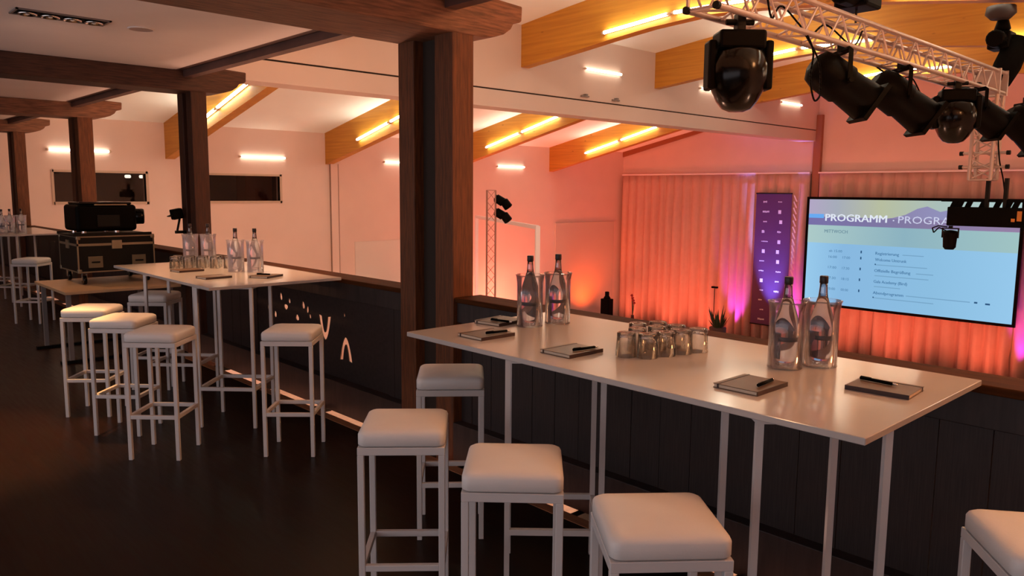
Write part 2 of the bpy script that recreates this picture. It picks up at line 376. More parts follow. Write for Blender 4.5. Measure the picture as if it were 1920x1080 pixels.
# glulam beams
def arch_bottom(y):
    pts = [(YN, 3.0), (0, 3.72), (2.96, 4.10), (4.6, 4.34), (5.5, 4.45), (6.4, 4.54), (7.4, 4.585), (8.4, 4.54), (9.2, 4.465), (10.05, 4.37), (YM, 4.22)]
    for (a, za), (b, zb) in zip(pts, pts[1:]):
        if y <= b: return za+(zb-za)*(y-a)/(b-a)
    return pts[-1][1]
BX = [6.80, 11.07, 15.50, 19.92]
HOW = ['nearest to the gallery', 'second from the gallery', 'third from the gallery', 'fourth from the gallery']
for i, x in enumerate(BX):
    m = MB(); yy = [YM+.5, 15.73, YF]
    lo = lambda y: 2.448+(YF-y)*(.98-.2/ (1))*0.27 if False else 2.448+(YF-y)*.2205
    poly = [(y, lo(y)) for y in yy] + [(y, roof_z(y)+.02) for y in reversed(yy)]
    m.prism(poly, x, x+.22, lambda u, v, t: (t, u, v))
    tag(obj('glulam_beam', m, M_glu), 'orange glued timber beam sloping up from the far white wall, ' + HOW[i], 'beam', 'sloping beams on the far side of the header wall')
for i, x in enumerate(BX):
    m = MB(); yy = [YM, 10.05, 9.2, 8.4, 7.4, 6.4, 5.5, 4.6, 2.96, 0, YN]
    poly = [(y, arch_bottom(y)) for y in yy] + [(y, roof_z(y)+.02) for y in reversed(yy)]
    m.prism(poly, x, x+.22, lambda u, v, t: (t, u, v))
    tag(obj('glulam_beam', m, M_glu), 'long arched glued timber beam in front of the header wall, ' + HOW[i], 'beam', 'arched beams in the near hall')
m = MB().prism([(YF, 3.1), (YM+.5, 3.1+(YF-YM-.5)*.2205), (YM+.5, roof_z(YM+.5)+.02), (YF, 3.31)], XC-.06, XC-.005, lambda u, v, t: (t, u, v))
tag(obj('edge_beam', m, mat('edge_beam_timber', (.34,.12,.05), .6)), 'thin dark orange edge strip where the roof meets the curtain wall', 'beam')

# fluorescent tubes
def tube_light(p, q, label, group, big=.028):
    p, q = Vector(p), Vector(q); d = (q-p).normalized()
    t = thing('tube_lamp', label, 'lamp', p, 0, group)
    L = (q-p).length
    obj('tube', MB().tube(d*.05, d*(L-.05), big, 10), M_tube if OFF.x else M_tubew, t, smooth=True)
    for a, b in ((0, .05), (L-.05, L)):
        obj('end_cap', MB().tube(d*a, d*b, big*.9, 10), M_tubeend, t, smooth=True)
    obj('backplate', MB().obox(d*L/2+Vector((0, 0, 0))+OFF*(big+.012), (d, OFF, d.cross(OFF)), (L/2, .010, .02)), M_tubeend, t)
    return t
OFF = Vector((0,1,0))
for x, w in ((4.95, 'leftmost of them, crossing behind a timber post'), (9.25, 'above the small dark window nearest the wall corner'), (13.60, 'just left of the big near post'), (18.05, 'just right of the big near post')):
    tube_light((x-.65, YF-.045, 2.57), (x+.65, YF-.045, 2.57), 'short tube lamp on the far wall, ' + w, 'tubes on the far wall')
for x, w in ((13.58, 'under the first arched beam'), (18.0, 'half hidden behind the moving head'), (22.2, 'hidden behind the stage lamps')):
    tube_light((x-.65, YM-.045, 4.40), (x+.65, YM-.045, 4.40), 'short glowing tube lamp on the header wall, ' + w, 'tubes on the header wall')
OFF = Vector((1,0,0))
far_names = ['seen beside the second timber post', 'left of the big near post', 'right of the big near post', 'nearest the curtain']
for i, x in enumerate(BX):
    za = lambda y: 3.03+(17.62-y)*.2465
    tube_light((x-.06, 17.62, za(17.62)), (x-.06, 16.15, za(16.15)), 'lower glowing tube on the sloping far beam ' + far_names[i], 'tubes on the sloping beams')
    tube_light((x-.06, 16.10, za(16.10)), (x-.06, 14.63, za(14.63)), 'upper glowing tube on the sloping far beam ' + far_names[i], 'tubes on the sloping beams')
hn = ['closest to the gallery', 'behind the truss end', 'behind the moving head', 'behind the black spotlights']
def zb(y): return arch_bottom(y)+.135
for i, x in enumerate(BX):
    if i == 0: spans = [(9.4, 8.0), (7.95, 6.5), (2.5, 1.0), (.95, -.5)]
    else: spans = [(9.4, 7.95), (7.90, 6.4), (4.4, 2.95), (2.9, 1.45), (-.6, -2.0)]
    for j, (a, b) in enumerate(spans):
        tube_light((x-.06, a, zb(a)), (x-.06, b, zb(b)), 'glowing tube %s from the header wall on the arched beam %s' % (['first','second','third','fourth','fifth'][j], hn[i]), 'tubes on the arched beams')

# ------------------------------------------------------------------ gallery posts and beams
posts = [(3.97, 4.16, 4.39, 4.57, .178, 'big double timber post beside the nearest table'),
         (8.28, 8.42, 8.52, 8.66, .165, 'dark timber post behind the middle table'),
         (12.47, 12.64, 12.78, 12.95, .20, 'reddish timber post rising behind the flight case'),
         (16.62, 16.80, 16.95, 17.12, .19, 'farthest thin timber post at the left edge')]
for i, (a, b, c, d, w, lab) in enumerate(posts):
    t = thing('timber_post', lab, 'post', (3.2, a, 0), 0, 'old timber posts along the parapet')
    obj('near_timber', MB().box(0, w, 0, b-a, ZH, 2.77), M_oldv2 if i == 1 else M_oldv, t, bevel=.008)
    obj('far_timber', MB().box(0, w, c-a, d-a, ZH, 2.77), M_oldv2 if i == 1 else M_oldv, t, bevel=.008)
    obj('filler', MB().box(w*.45, w*.8, b-a, c-a, ZH, 2.77), M_dark, t)
    y0, y1 = a-.01, d
    prof = [(-6.7, 2.772), (.20, 2.750), (.27, 2.752), (.36, 2.768), (.44, 2.795), (.50, 2.835), (.525, 2.875), (.58, 2.89), (.60, 2.90), (.605, 3.0), (.0, 3.03), (-.16, 3.03), (-.16, 2.954), (-6.7, 2.954)]
    r = random.Random(i)
    bm_ = MB().prism(prof, y0, y1, lambda u, v, s: (3.2+u, s, v))
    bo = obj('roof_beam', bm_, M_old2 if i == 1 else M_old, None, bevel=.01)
    tag(bo, ['rough old timber ceiling beam with carved end on the big near post', 'dark ceiling beam with carved end resting on the post behind the middle table', 'ceiling beam with notched end above the flight case', 'farthest ceiling beam with notched end at the left edge'][i], 'beam', 'old ceiling beams of the gallery')

# ------------------------------------------------------------------ parapet
par = thing('gallery_parapet', 'dark boarded gallery parapet with brown timber cap and cut-out panel', 'parapet', (0,0,0))
spans = [(YN, 3.97), (4.57, 8.28), (8.66, 12.47), (12.95, 16.62), (17.12, YF)]
for k, (a, b) in enumerate(spans):
    obj('cap_rail', MB().box(3.215, 3.44, a, b, 1.015, 1.05), M_rail, par, bevel=.006)
    obj('top_rail', MB().box(3.235, 3.36, a, b, .88, 1.015), M_plank, par, bevel=.004)
    obj('bottom_rail', MB().box(3.20, 3.36, a, b, -.06, .20), M_plank, par, bevel=.004)
    y = a; pan = (4.83, 7.05) if k == 1 else None
    while y < b-.01:
        y2 = min(y+.19, b)
        if pan and y2 > pan[0] and y < pan[1]:
            if y < pan[0]-.02: slab('plank', 3.275, 3.31, y+.002, pan[0]-.003, .20, .88, M_plank, par)
            y = pan[1]+.003; continue
        slab('plank', 3.275+random.uniform(-.002,.002), 3.31, y+.002, y2-.002, .20, .88, M_plank, par); y = y2
    for yb in [a+.15+i*1.02 for i in range(int((b-a)/1.02)+1)]:
        if yb < b-.1: slab('bracket', 3.0, 3.3, yb, yb+.05, -.12, -.065, M_blackm, par)

# cut-out panel with cut shapes: (u = -y, v = z)
def spl(cu, pts):
    s = cu.splines.new('POLY'); s.points.add(len(pts)-1)
    for p, (u, v) in zip(s.points, pts): p.co = (u, v, 0, 1)
    s.use_cyclic_u = True
def V_hole(cu, y, z, w, h, up=False):
    # a tulip outline: two thick lobes joined by a thin curved line
    out, inn = [], []
    for i in range(13):
        t = i/12*2-1
        out.append((t*w/2*(1.08-.12*abs(t)), -h/2+h*abs(t)**1.8))
        th = .18+.22*abs(t)**2*(1 if t < 0 else .8)
    inner = []
    for i in range(11):
        t = i/10*2-1
        inner.append((t*w/2*.46, -h/2+h*.30+h*.66*abs(t)**2.0))
    pts = out + list(reversed(inner))
    sg = -1 if up else 1
    spl(cu, [(-y+u, z+v*sg) for u, v in pts])
def drop(cu, y, z, w, h, rot=0):
    pts = []
    for i in range(10):
        a = 2*PI*i/10; u, v = w/2*math.cos(a)*(1-.35*math.sin(a)), h/2*math.sin(a)
        pts.append((-y+u*math.cos(rot)-v*math.sin(rot), z+u*math.sin(rot)+v*math.cos(rot)))
    spl(cu, pts)
cu = bpy.data.curves.new('panel', 'CURVE'); cu.dimensions = '2D'; cu.fill_mode = 'BOTH'; cu.extrude = .004
spl(cu, [(-4.83, .20), (-4.83, .88), (-7.05, .88), (-7.05, .20)])
V_hole(cu, 5.80, .593, .21, .21); V_hole(cu, 5.47, .457, .20, .20, True)
drop(cu, 5.484, .740, .02, .035)
for y, z, w, h, r in ((6.165,.745,.045,.07,.2), (6.09,.715,.035,.065,-.2), (6.05,.66,.03,.045,.3), (6.28,.62,.06,.055,0), (6.10,.515,.035,.045,.5), (5.99,.515,.03,.06,.1),
                     (6.58,.78,.045,.075,.2), (6.42,.755,.035,.05,0), (6.49,.69,.075,.05,PI), (6.79,.70,.06,.055,.6), (6.83,.65,.05,.05,.6), (6.80,.60,.045,.06,.3), (6.70,.60,.045,.06,-.1)):
    drop(cu, y, z, w, h, r)
tmp = bpy.data.objects.new('panel_curve', cu); COL.objects.link(tmp)
me = bpy.data.meshes.new_from_object(tmp.evaluated_get(bpy.context.evaluated_depsgraph_get()))
bpy.data.objects.remove(tmp)
me.materials.clear(); me.materials.append(M_plank)
po = bpy.data.objects.new('cutout_panel', me); link(po, par)
po.matrix_local = Matrix(((0,0,1,3.292),(-1,0,0,0),(0,1,0,0),(0,0,0,1)))
po['label'] = 'dark panel pierced by small tulip and drop shaped cut-outs'

# ================================================================== STOOLS
def make_stool():
    t = thing('bar_stool', '', 'stool')
    h, q = .155, .0125
    obj('seat', cushion(.335, .775, .845), M_cush, t, smooth=True)
    obj('seat_frame', MB().box(-h-q,h+q,-h-q,-h+q,.742,.773).box(-h-q,h+q,h-q,h+q,.742,.773).box(-h-q,-h+q,-h+q,h-q,.742,.773).box(h-q,h+q,-h+q,h-q,.742,.773), M_frame, t, bevel=.002, seg=1)
    lg = MB().box(-q,q,-q,q,0,.742)
    lo = obj('leg', lg, M_frame, t, bevel=.002, seg=1, loc=(-h,-h,0))
    for a, b in ((h,-h),(h,h),(-h,h)):
        c = lo.copy(); COL.objects.link(c); c.parent = t; c.location = (a,b,0)
    rg = MB().box(-h+q,h-q,-.011,.011,-.0125,.0125)
    ro = obj('footrest_rung', rg, M_frame, t, bevel=.002, seg=1, loc=(0,-h,.285))
    for (a, b, r) in ((0,h,0),(-h,0,PI/2),(h,0,PI/2)):
        c = ro.copy(); COL.objects.link(c); c.parent = t; c.location = (a,b,.285); c.rotation_euler = (0,0,r)
    return t
def cushion(w, z0, z1):
    m = MB(); n = 10; hw = w/2
    def ring(k, z):     # rounded square
        pts = []
        r = .03
        e = hw-k
        for (cx, cy, a0) in ((e-r,e-r,0),(-(e-r),e-r,PI/2),(-(e-r),-(e-r),PI),(e-r,-(e-r),1.5*PI)):
            for i in range(5): pts.append((cx+r*math.cos(a0+i*PI/8), cy+r*math.sin(a0+i*PI/8), z))
        return pts
    rings = [(.006,z0),(0,z0+.006),(0,z1-.026),(.004,z1-.017),(.015,z1-.009),(.035,z1-.004),(.075,z1),(.12,z1+.002)]
    vs = []; c = 0
    for k, z in rings: vs += ring(k, z)
    N = 20; fs = []
    for j in range(len(rings)-1):
        for i in range(N): fs.append((j*N+i, j*N+(i+1)%N, (j+1)*N+(i+1)%N, (j+1)*N+i))
    fs.append(tuple(range(N-1,-1,-1))); fs.append(tuple(range((len(rings)-1)*N, len(rings)*N)))
    return m.add(vs, fs)
st = make_stool()
D = math.radians
stools = [((1.772, 2.505), -41, 'white foreground bar stool, leftmost of the front row by the nearest table'),
          ((1.785, 1.880), -45, 'white foreground bar stool, middle one of the front row by the nearest table'),
          ((1.771, 1.262), -40, 'white foreground bar stool, rightmost and nearest of the front row'),
          ((2.450, 3.055), -40, 'white bar stool tucked under the left end of the nearest table by the post'),
          ((2.455, 0.452), 37, 'white bar stool cut off by the right edge of the photo'),
          ((1.715, 6.575), -40, 'white bar stool farthest back in the row of three before the middle table'),
          ((1.745, 5.925), -45, 'brightly lit white bar stool in the middle of the three before the middle table'),
          ((1.762, 5.235), -44, 'white bar stool nearest the camera of the three before the middle table'),
          ((2.435, 4.720), -42, 'white bar stool standing alone at the right end of the middle table'),
          ((2.360, 7.100), -43, 'white bar stool mostly hidden behind the middle table'),
          ((2.340, 11.60), -43, 'dim white bar stool far back on the left, near the far table'),
          ((1.720, 11.75), -43, 'dim white bar stool far back, cut by the left edge of the photo')]
for i, ((x, y), a, lab) in enumerate(stools):
    if i == 0:
        st.location = (x,y,0); st.rotation_euler = (0,0,D(a)); st['label'] = lab; st['group'] = 'white bar stools'
    else: dup(st, (x,y,0), D(a), lab, 'white bar stools')

# ================================================================== TABLES
ZT = 1.07
def make_table(x0, x1, y0, y1, bases, label):
    t = thing('standing_table', label, 'table', (x0, y0, 0), 0, 'white standing tables along the parapet')
    obj('tabletop', MB().box(0, x1-x0, 0, y1-y0, ZT-.022, ZT), M_white, t, bevel=.002, seg=1)
    for (bx, by, a) in bases:
        h, q = .202, .0115
        b = obj('base_frame', MB().box(-h-q,h+q,-h-q,-h+q,1.034,1.048).box(-h-q,h+q,h-q,h+q,1.034,1.048).box(-h-q,-h+q,-h+q,h-q,1.034,1.048).box(h-q,h+q,-h+q,h-q,1.034,1.048), M_frame, t, loc=(bx-x0, by-y0, 0))
        b.rotation_euler = (0,0,D(a))
        for sx in (-h,h):
            for sy in (-h,h): slab('leg', sx-q, sx+q, sy-q, sy+q, 0, 1.034, M_frame, b)
        for s in (-h,h):
            slab('rung', -h+q, h-q, s-.011, s+.011, .278, .303, M_frame, b); slab('rung', s-.011, s+.011, -h+q, h-q, .278, .303, M_frame, b)
    return t
make_table(2.172, 3.20, .855, 3.05, [(2.470,2.346,-44),(2.478,1.195,-44)], 'white high table nearest the camera, set with bottles, glasses and notebooks')
make_table(2.125, 3.17, 5.32, 7.42, [(2.44,5.63,-45),(2.44,6.70,-45)], 'white high table in the middle distance, right of the flight case')
make_table(2.25, 3.17, 13.10, 15.3, [(2.5,13.5,-45),(2.5,14.6,-45)], 'white high table far back at the left edge of the photo')

# ================================================================== BOTTLES, COOLERS, GLASSES, NOTEBOOKS
def make_bottle():
    t = thing('water_bottle', '', 'bottle')
    body = [(.0,.0),(.036,.0),(.043,.004),(.0465,.012),(.0475,.03),(.0475,.14),(.046,.165),(.040,.198),(.031,.228),(.0235,.252),(.0185,.268),(.0,.268)]
    obj('body', MB().lathe(body[1:-1], 28), M_water, t, smooth=True)
    neck = [(.0185,.268),(.0165,.285),(.0150,.305),(.0142,.325),(.0138,.325),(.0140,.305),(.0155,.285),(.0175,.268)]
    obj('neck', MB().lathe(neck, 20, closed=True), M_neck, t, smooth=True)
    obj('cap', MB().lathe([(.0155,.322),(.0165,.324),(.0165,.348),(.0150,.351)], 20), M_cap, t, smooth=True)
    # band and label film: open partial cylinders just outside the glass
    def patch(r, a0, a1, zz0, zz1, n=10):
        m = MB(); vs = []
        for z in (zz0, zz1):
            for rr in (r, r+.0006):
                for i in range(n+1):
                    a = a0+(a1-a0)*i/n; vs.append((rr*math.cos(a), rr*math.sin(a), z))
        k = n+1; fs = []
        for i in range(n):
            fs += [(i,i+1,2*k+i+1,2*k+i), (k+i+1,k+i,3*k+i,3*k+i+1), (i+1,i,k+i,k+i+1), (2*k+i,2*k+i+1,3*k+i+1,3*k+i)]
        fs += [(0,k,3*k,2*k),(n,2*k+n,3*k+n,k+n)]
        return m.add(vs, fs)
    obj('band', patch(.0478, D(-140), D(-20), .100, .118), M_band, t, smooth=True)
    obj('label', patch(.0478, D(165), D(235), .03, .135), M_label, t, smooth=True)
    return t
def make_cooler(m):
    t = thing('bottle_cooler', '', 'cooler')
    obj('wall', MB().lathe([(.0655,.006),(.066,.19),(.067,.225),(.071,.255),(.075,.262),(.073,.263),(.068,.255),(.0635,.225),(.0625,.19),(.062,.006)], 32, closed=True), m, t, smooth=True)
    obj('base', MB().lathe([(.066,0),(.067,.003),(.064,.007)], 32), m, t, smooth=True)
    return t
bottle = make_bottle(); cooler = make_cooler(M_acryl0); cooler2 = make_cooler(M_acryl)
NEARB = [((2.744,2.782), 'water bottle with dark cap in the left cooler near the big post'),
         ((2.924,2.758), 'water bottle with dark cap in the right cooler near the big post'),
         ((2.845,1.450), 'clear water bottle, left of the pair standing before the screen on the nearest table'),
         ((2.985,1.375), 'clear water bottle, right of the pair standing before the screen on the nearest table'),
         ((2.732,6.249), 'left water bottle of the front pair on the middle table'),
         ((2.840,6.120), 'right water bottle of the front pair on the middle table'),
         ((2.750,7.27), 'left water bottle of the back pair on the middle table, beside the flight case'),
         ((2.880,7.18), 'right water bottle of the back pair on the middle table, before the post'),
         ((2.36,13.40), 'far water bottle on the far table, at the very left edge of the photo'),
         ((2.50,13.60), 'far water bottle on the far table, second from the left edge'),
         ((2.665,13.70), 'far water bottle on the far table, third and rightmost of its cluster')]
CN = ['cooler holding the left bottle of the pair near the big post', 'cooler holding the right bottle of the pair near the big post', 'cooler around the left bottle before the screen', 'cooler around the right bottle before the screen',
      'cooler around the left bottle of the front pair on the middle table', 'cooler around the right bottle of the front pair on the middle table', 'cooler around the left bottle of the back pair on the middle table', 'cooler around the right bottle of the back pair on the middle table',
      'far cooler on the far table at the very left edge of the photo', 'far cooler on the far table, second from the left edge', 'far cooler on the far table, rightmost of its cluster']
for i, ((x, y), lab) in enumerate(NEARB):
    rz = -D(43)+random.uniform(-.5,.5)
    if i == 0: b, c = bottle, cooler
    else: b, c = dup(bottle, (0,0,0)), (cooler2 if i == 4 else dup(cooler if i < 4 else cooler2, (0,0,0)))
    b.location = (x,y,ZT+.0085); b.rotation_euler = (0,0,rz); b['label'] = lab; b['group'] = 'water bottles in coolers'
    c.location = (x,y,ZT+.0005); c['label'] = 'clear acrylic ' + CN[i]; c['group'] = 'clear bottle coolers'

def make_glass():
    t = thing('tumbler', '', 'glass')
    # upside down: rim on the table, thick base on top
    obj('bowl', MB().lathe([(.0435,0),(.0395,.083),(.0395,.098),(.036,.101),(.004,.101),(.004,.086),(.034,.084),(.0365,.080),(.0410,0)], 20, closed=True), M_tumb, t, smooth=True)
    obj('base', MB().lathe([(.034,.0845),(.0355,.088),(.0355,.096),(.032,.0985)], 20), mat_clear('glass_base', (.96,.94,.91), (.70,.64,.58), .2, .03), t, smooth=True)
    return t
gl = make_glass()
GL = [((2.535,1.995), 'front row, leftmost'), ((2.578,1.918), 'front row, second from left'), ((2.672,1.895), 'front row, third from left'), ((2.762,1.875), 'front row, fourth from left'), ((2.850,1.852), 'front row, rightmost'),
      ((2.655,2.030), 'second row, leftmost'), ((2.752,2.000), 'second row, second from left'), ((2.848,1.965), 'second row, third from left'), ((2.760,2.110), 'back row, left'), ((2.862,2.075), 'back row, right')]
for i, ((x, y), lab) in enumerate(GL):
    g = gl if i == 0 else dup(gl, (0,0,0))
    g.location = (x,y,ZT+.0005); g['label'] = 'upturned tumbler on the nearest table: ' + lab; g['group'] = 'tumblers on the nearest table'
GM = [(2.44,6.82),(2.53,6.76),(2.62,6.70),(2.71,6.63),(2.80,6.56),(2.50,6.91),(2.59,6.85),(2.68,6.79),(2.77,6.72)]
for i, (x, y) in enumerate(GM):
    g = dup(gl, (x,y,ZT+.0005)); g['group'] = 'tumblers on the middle table'
    g['label'] = 'far upturned tumbler on the middle table: %s from left in the %s row' % (['first','second','third','fourth','fifth','first','second','third','fourth'][i], 'front' if i < 5 else 'back')

def make_notebook():
    t = thing('notebook', '', 'notebook')
    a, b = .105, .085
    obj('cover', MB().box(-a,a,-b,b,.013,.0155).box(-a,a,-b,b,0,.0025).box(-a,a,-b-.001,-b+.002,0,.0155), M_cover, t, bevel=.001, seg=1)
    obj('pages', MB().box(-a+.003,a-.003,-b+.002,b-.003,.0025,.013), M_pages, t)
    obj('elastic', MB().box(-a-.001,a+.001,b-.022,b-.016,.0156,.0165).box(a-.001,a+.001,b-.022,b-.016,-.0,.0165).box(-a-.001,-a+.001,b-.022,b-.016,-.0,.0165), M_coverd, t)
    obj('spine', MB().box(-a,a,-b-.0025,-b-.001,0,.0157), M_coverd, t)
    return t
def make_pen():
    t = thing('pen', '', 'pen')
    obj('barrel', MB().tube((-.06,0,.0062),(.055,0,.0062),.006,12), M_black, t, smooth=True)
    obj('tip', MB().tube((.055,0,.0062),(.073,0,.0062),.0055,12,.0015), M_chrome, t, smooth=True)
    obj('clip', MB().box(-.058,-.02,-.0015,.0015,.0122,.014), M_blackm, t)
    return t
nb, pn = make_notebook(), make_pen()
NB = [((2.395,2.720), 90, 'front left corner of the nearest table', (2.42,2.672), -10),
      ((2.700,2.960), 97, 'far left corner of the nearest table, behind the first', (2.65,2.90), -80),
      ((2.420,2.198), 90, 'front edge of the nearest table, left of the glasses', (2.44,2.142), -10),
      ((2.460,1.378), 90, 'front edge of the nearest table near its right end', (2.475,1.328), 5),
      ((2.775,1.040), 176, 'right end of the nearest table, dark spine towards the camera', (2.795,1.075), -95),
      ((2.400,5.905), 95, 'front corner of the middle table', None, 0),
      ((2.735,5.720), 120, 'right end of the middle table beside the bottles', (2.72,5.72), -60),
      ((2.430,6.520), 95, 'front edge of the middle table, left of the first', None, 0)]
for i, ((x, y), a, w, pp, pa) in enumerate(NB):
    n = nb if i == 0 else dup(nb, (0,0,0))
    n.location = (x,y,ZT); n.rotation_euler = (0,0,D(a-90 if i != 4 else 94)); n['label'] = 'tan notebook at the ' + w; n['group'] = 'notebooks on the tables'
    if i == 4: n.rotation_euler = (0,0,D(-86-180+180)); n.location = (2.775,1.040,ZT)
    if pp:
        p = pn if i == 0 else dup(pn, (0,0,0))
        p.location = (pp[0],pp[1],ZT+.0166); p.rotation_euler = (0,0,D(pa)); p['label'] = 'black pen on the notebook: ' + w; p['group'] = 'pens on the notebooks'

# ================================================================== FOLDING TABLE, FLIGHT CASE, PROJECTOR
t = thing('folding_table', 'low plywood folding table under the flight case', 'table', (1.98, 8.50, 0))
obj('tabletop', MB().box(0,1.12,0,1.25,.70,.73), M_board, t, bevel=.003, seg=1)
for s in (.10, 1.10):
    obj('leg', MB().box(.03,.07,s-.02,s+.02,.03,.70), M_grey, t)
    obj('leg', MB().box(1.02,1.06,s-.02,s+.02,.03,.70), M_grey, t)
    obj('foot_bar', MB().box(-.05,1.12,s-.025,s+.025,0,.03), M_blackm, t)
X0, X1, Y0, Y1, CZ0, CZ1 = 2.235, 3.01, 9.00, 9.72, .86, 1.245
t = thing('flight_case', 'black flight case with metal edges on casters, standing on the folding table', 'case', (X0, Y0, .73))
w, d, z0, z1 = X1-X0, Y1-Y0, CZ0-.73, CZ1-.73
obj('body', MB().box(.005,w-.005,.005,d-.005,z0,z1-.10), M_case, t)
obj('lid', MB().box(.005,w-.005,.005,d-.005,z1-.095,z1), M_case, t)
e = .014
ed = MB()
for x in (0, w):
    for y in (0, d): ed.box(x-e if x else 0, x if x else e, y-e if y else 0, y if y else e, z0, z1)
for zz in (z0, z1-.104, z1-.092, z1-e):
    ed.box(0,w,0,e*.6,zz,zz+e*.9).box(0,w,d-e*.6,d,zz,zz+e*.9).box(0,e*.6,0,d,zz,zz+e*.9).box(w-e*.6,w,0,d,zz,zz+e*.9)
obj('edging', ed, M_edge, t)
for x in (.10, w-.24):
    dsh = obj('handle_dish', MB().box(x,x+.14,-.006,.02,z0+.05,z0+.17), M_olive, t)
    obj('handle', MB().tube((x+.03,-.014,z0+.11),(x+.11,-.014,z0+.11),.008,8), M_blackm, dsh)
for x in (w*.5,):
    obj('latch', MB().box(x-.05,x+.05,-.008,.01,z1-.14,z1-.05), M_edge, t)
obj('latch', MB().box(-.008,.01,d*.5-.05,d*.5+.05,z1-.14,z1-.05), M_edge, t)
for x in (0, w):
    for y in (0, d):
        for zz in (z0, z1):
            sx = 1 if x == 0 else -1; sy = 1 if y == 0 else -1; sz = 1 if zz == z0 else -1
            obj('ball_corner', MB().obox((x+sx*.016,y+sy*.016,zz+sz*.016),((1,0,0),(0,1,0),(0,0,1)),(.021,.021,.021)), M_edge, t, bevel=.008)
for x in (.07, w-.07):
    for y in (.07, d-.07):
        c = obj('caster', MB().tube((x-.016,y,.048),(x+.016,y,.048),.047,18), M_gloss, t, smooth=True)
        obj('fork', MB().box(x-.024,x-.019,y-.02,y+.02,.045,z0).box(x+.019,x+.024,y-.02,y+.02,.045,z0).box(x-.035,x+.035,y-.035,y+.035,z0-.008,z0), M_chrome, c)
tag(obj('tray', MB().box(2.20,2.98,8.98,9.62,1.247,1.262).box(2.20,2.98,8.98,8.99,1.262,1.275).box(2.20,2.98,9.61,9.62,1.262,1.275), M_blackm), 'flat black tray lying on top of the flight case', 'tray')
t = thing('projector', 'large black projector with round lens lying on top of the flight case', 'projector', (2.255, 9.04, 1.2625))
obj('body', MB().box(0,.60,0,.5,.03,.31), M_black, t, bevel=.035, seg=4)
obj('top_cover', MB().box(.04,.56,.03,.47,.31,.338), M_gloss, t, bevel=.012)
obj('lens', MB().lathe([(.075,0),(.085,.02),(.085,.09),(.078,.10),(.07,.10),(.06,.08)], 24, (.60,.10,.18), (1,-.25,0)), M_gloss, t, smooth=True)
obj('vent_grille', MB().box(.20,.42,-.008,.0,.08,.20), M_case, t)
obj('trim_strip', MB().box(.18,.50,-.004,.02,.305,.315), M_edge, t)
for x in (.08, .40):
    for y in (.06, .44):
        obj('foot', MB().tube((x,y,0),(x,y,.03),.025,12), M_chrome, t)

# small spotlight clamped to the post behind the middle table
t = thing('clamp_spotlight', 'small black spotlight clamped to the post behind the middle table', 'spotlight', (3.16, 8.55, 1.40))
obj('housing', MB().obox((-.05,.02,.08),((1,0,.2),(0,1,0),(-.2,0,1)),(.055,.045,.055)), M_black, t, bevel=.01)
obj('barn_door', MB().obox((-.12,.02,.06),((1,0,.4),(0,1,0),(-.4,0,1)),(.02,.04,.004)), M_black, t)
obj('bracket', MB().tube((-.02,.02,.03),(-.05,.02,-.10),.012,8).box(-.07,.04,0,.04,-.13,-.10), M_blackm, t)

# ================================================================== CEILING FITTINGS OF THE GALLERY
t = thing('recessed_spotlight', 'long recessed ceiling fitting with four silver spots', 'lamp', (1.57, 6.36, 2.955))
obj('housing', MB().box(-.29,.29,-.10,.10,-.004,.0), M_black, t)
obj('frame', MB().box(-.30,.30,-.11,-.095,-.010,0).box(-.30,.30,.095,.11,-.010,0).box(-.30,-.285,-.11,.11,-.010,0).box(.285,.30,-.11,.11,-.010,0), M_grey, t)
for k in range(4):
    s = obj('spot_head', MB().lathe([(.028,-.005),(.055,-.022),(.060,-.022),(.060,-.004)], 18, (-.21+k*.14,0,0)), M_chrome, t, smooth=True)
    obj('bulb', MB().lathe([(.012,-.006),(.014,-.018),(.006,-.022)], 10, (-.21+k*.14,0,0)), mat('bulb_frost', (.8,.8,.78), .4), s)
t = thing('ceiling_speaker', 'small round grey grille set in the gallery ceiling', 'speaker', (2.12, 6.40, 2.955))
obj('grille', MB().lathe([(.085,-.006),(.085,0)], 24), mat('ceiling_grille', (.40,.33,.31), .7), t)
obj('ring', MB().lathe([(.085,-.008),(.095,-.006),(.095,0),(.085,0)], 24, closed=True), M_ceil, t)
for i, x in enumerate((12.98, 14.03)):
    tag(obj('track_bracket', MB().box(x-.12,x+.12,YM-.05,YM,3.80,3.83).box(x-.03,x+.03,YM-.09,YM,3.83,3.86), M_grey), 'small dark bracket on the header wall, %s of two above the groove' % ('left' if i == 0 else 'right'), 'bracket', 'brackets on the header wall')

# ================================================================== STAGE CURTAIN, SCREEN, BANNER
def curtain(y0, y1, ztop, zbot, label, seed):
    r = random.Random(seed); n = int((y1-y0)/.03); m = MB(); vs = []; rows = [ztop, ztop-.35, ztop-1.6, zbot]
    ph = 0; off = []
    for i in range(n+1):
        ph += r.uniform(.10, .42); off.append(2*abs(math.sin(ph))**.8-1)
    slow = [math.sin(i*.11+seed)+.6*math.sin(i*.047) for i in range(n+1)]
    for z, amp in zip(rows, (.030, .055, .095, .115)):
        for i in range(n+1):
            vs.append((XC-.20-amp*off[i]-amp*.45*slow[i], y0+(y1-y0)*i/n, z))
    fs = []
    for j in range(3):
        for i in range(n): fs.append((j*(n+1)+i, j*(n+1)+i+1, (j+1)*(n+1)+i+1, (j+1)*(n+1)+i))
    o = obj('stage_curtain', m.add(vs, fs), M_curt, None, smooth=True)
    so = o.modifiers.new('thick', 'SOLIDIFY'); so.thickness = .006
    tag(o, label, 'curtain', 'pale pleated stage curtains')
curtain(11.62, 19.12, 2.38, -3.47, 'long pleated pale curtain lit orange, from the white wall corner to the dark column', 1)
curtain(-3.5, 11.34, 2.38, -3.47, 'pleated pale curtain lit orange behind the big screen', 5)
M_crail = mat('rail_white', (.92,.86,.90), .3)
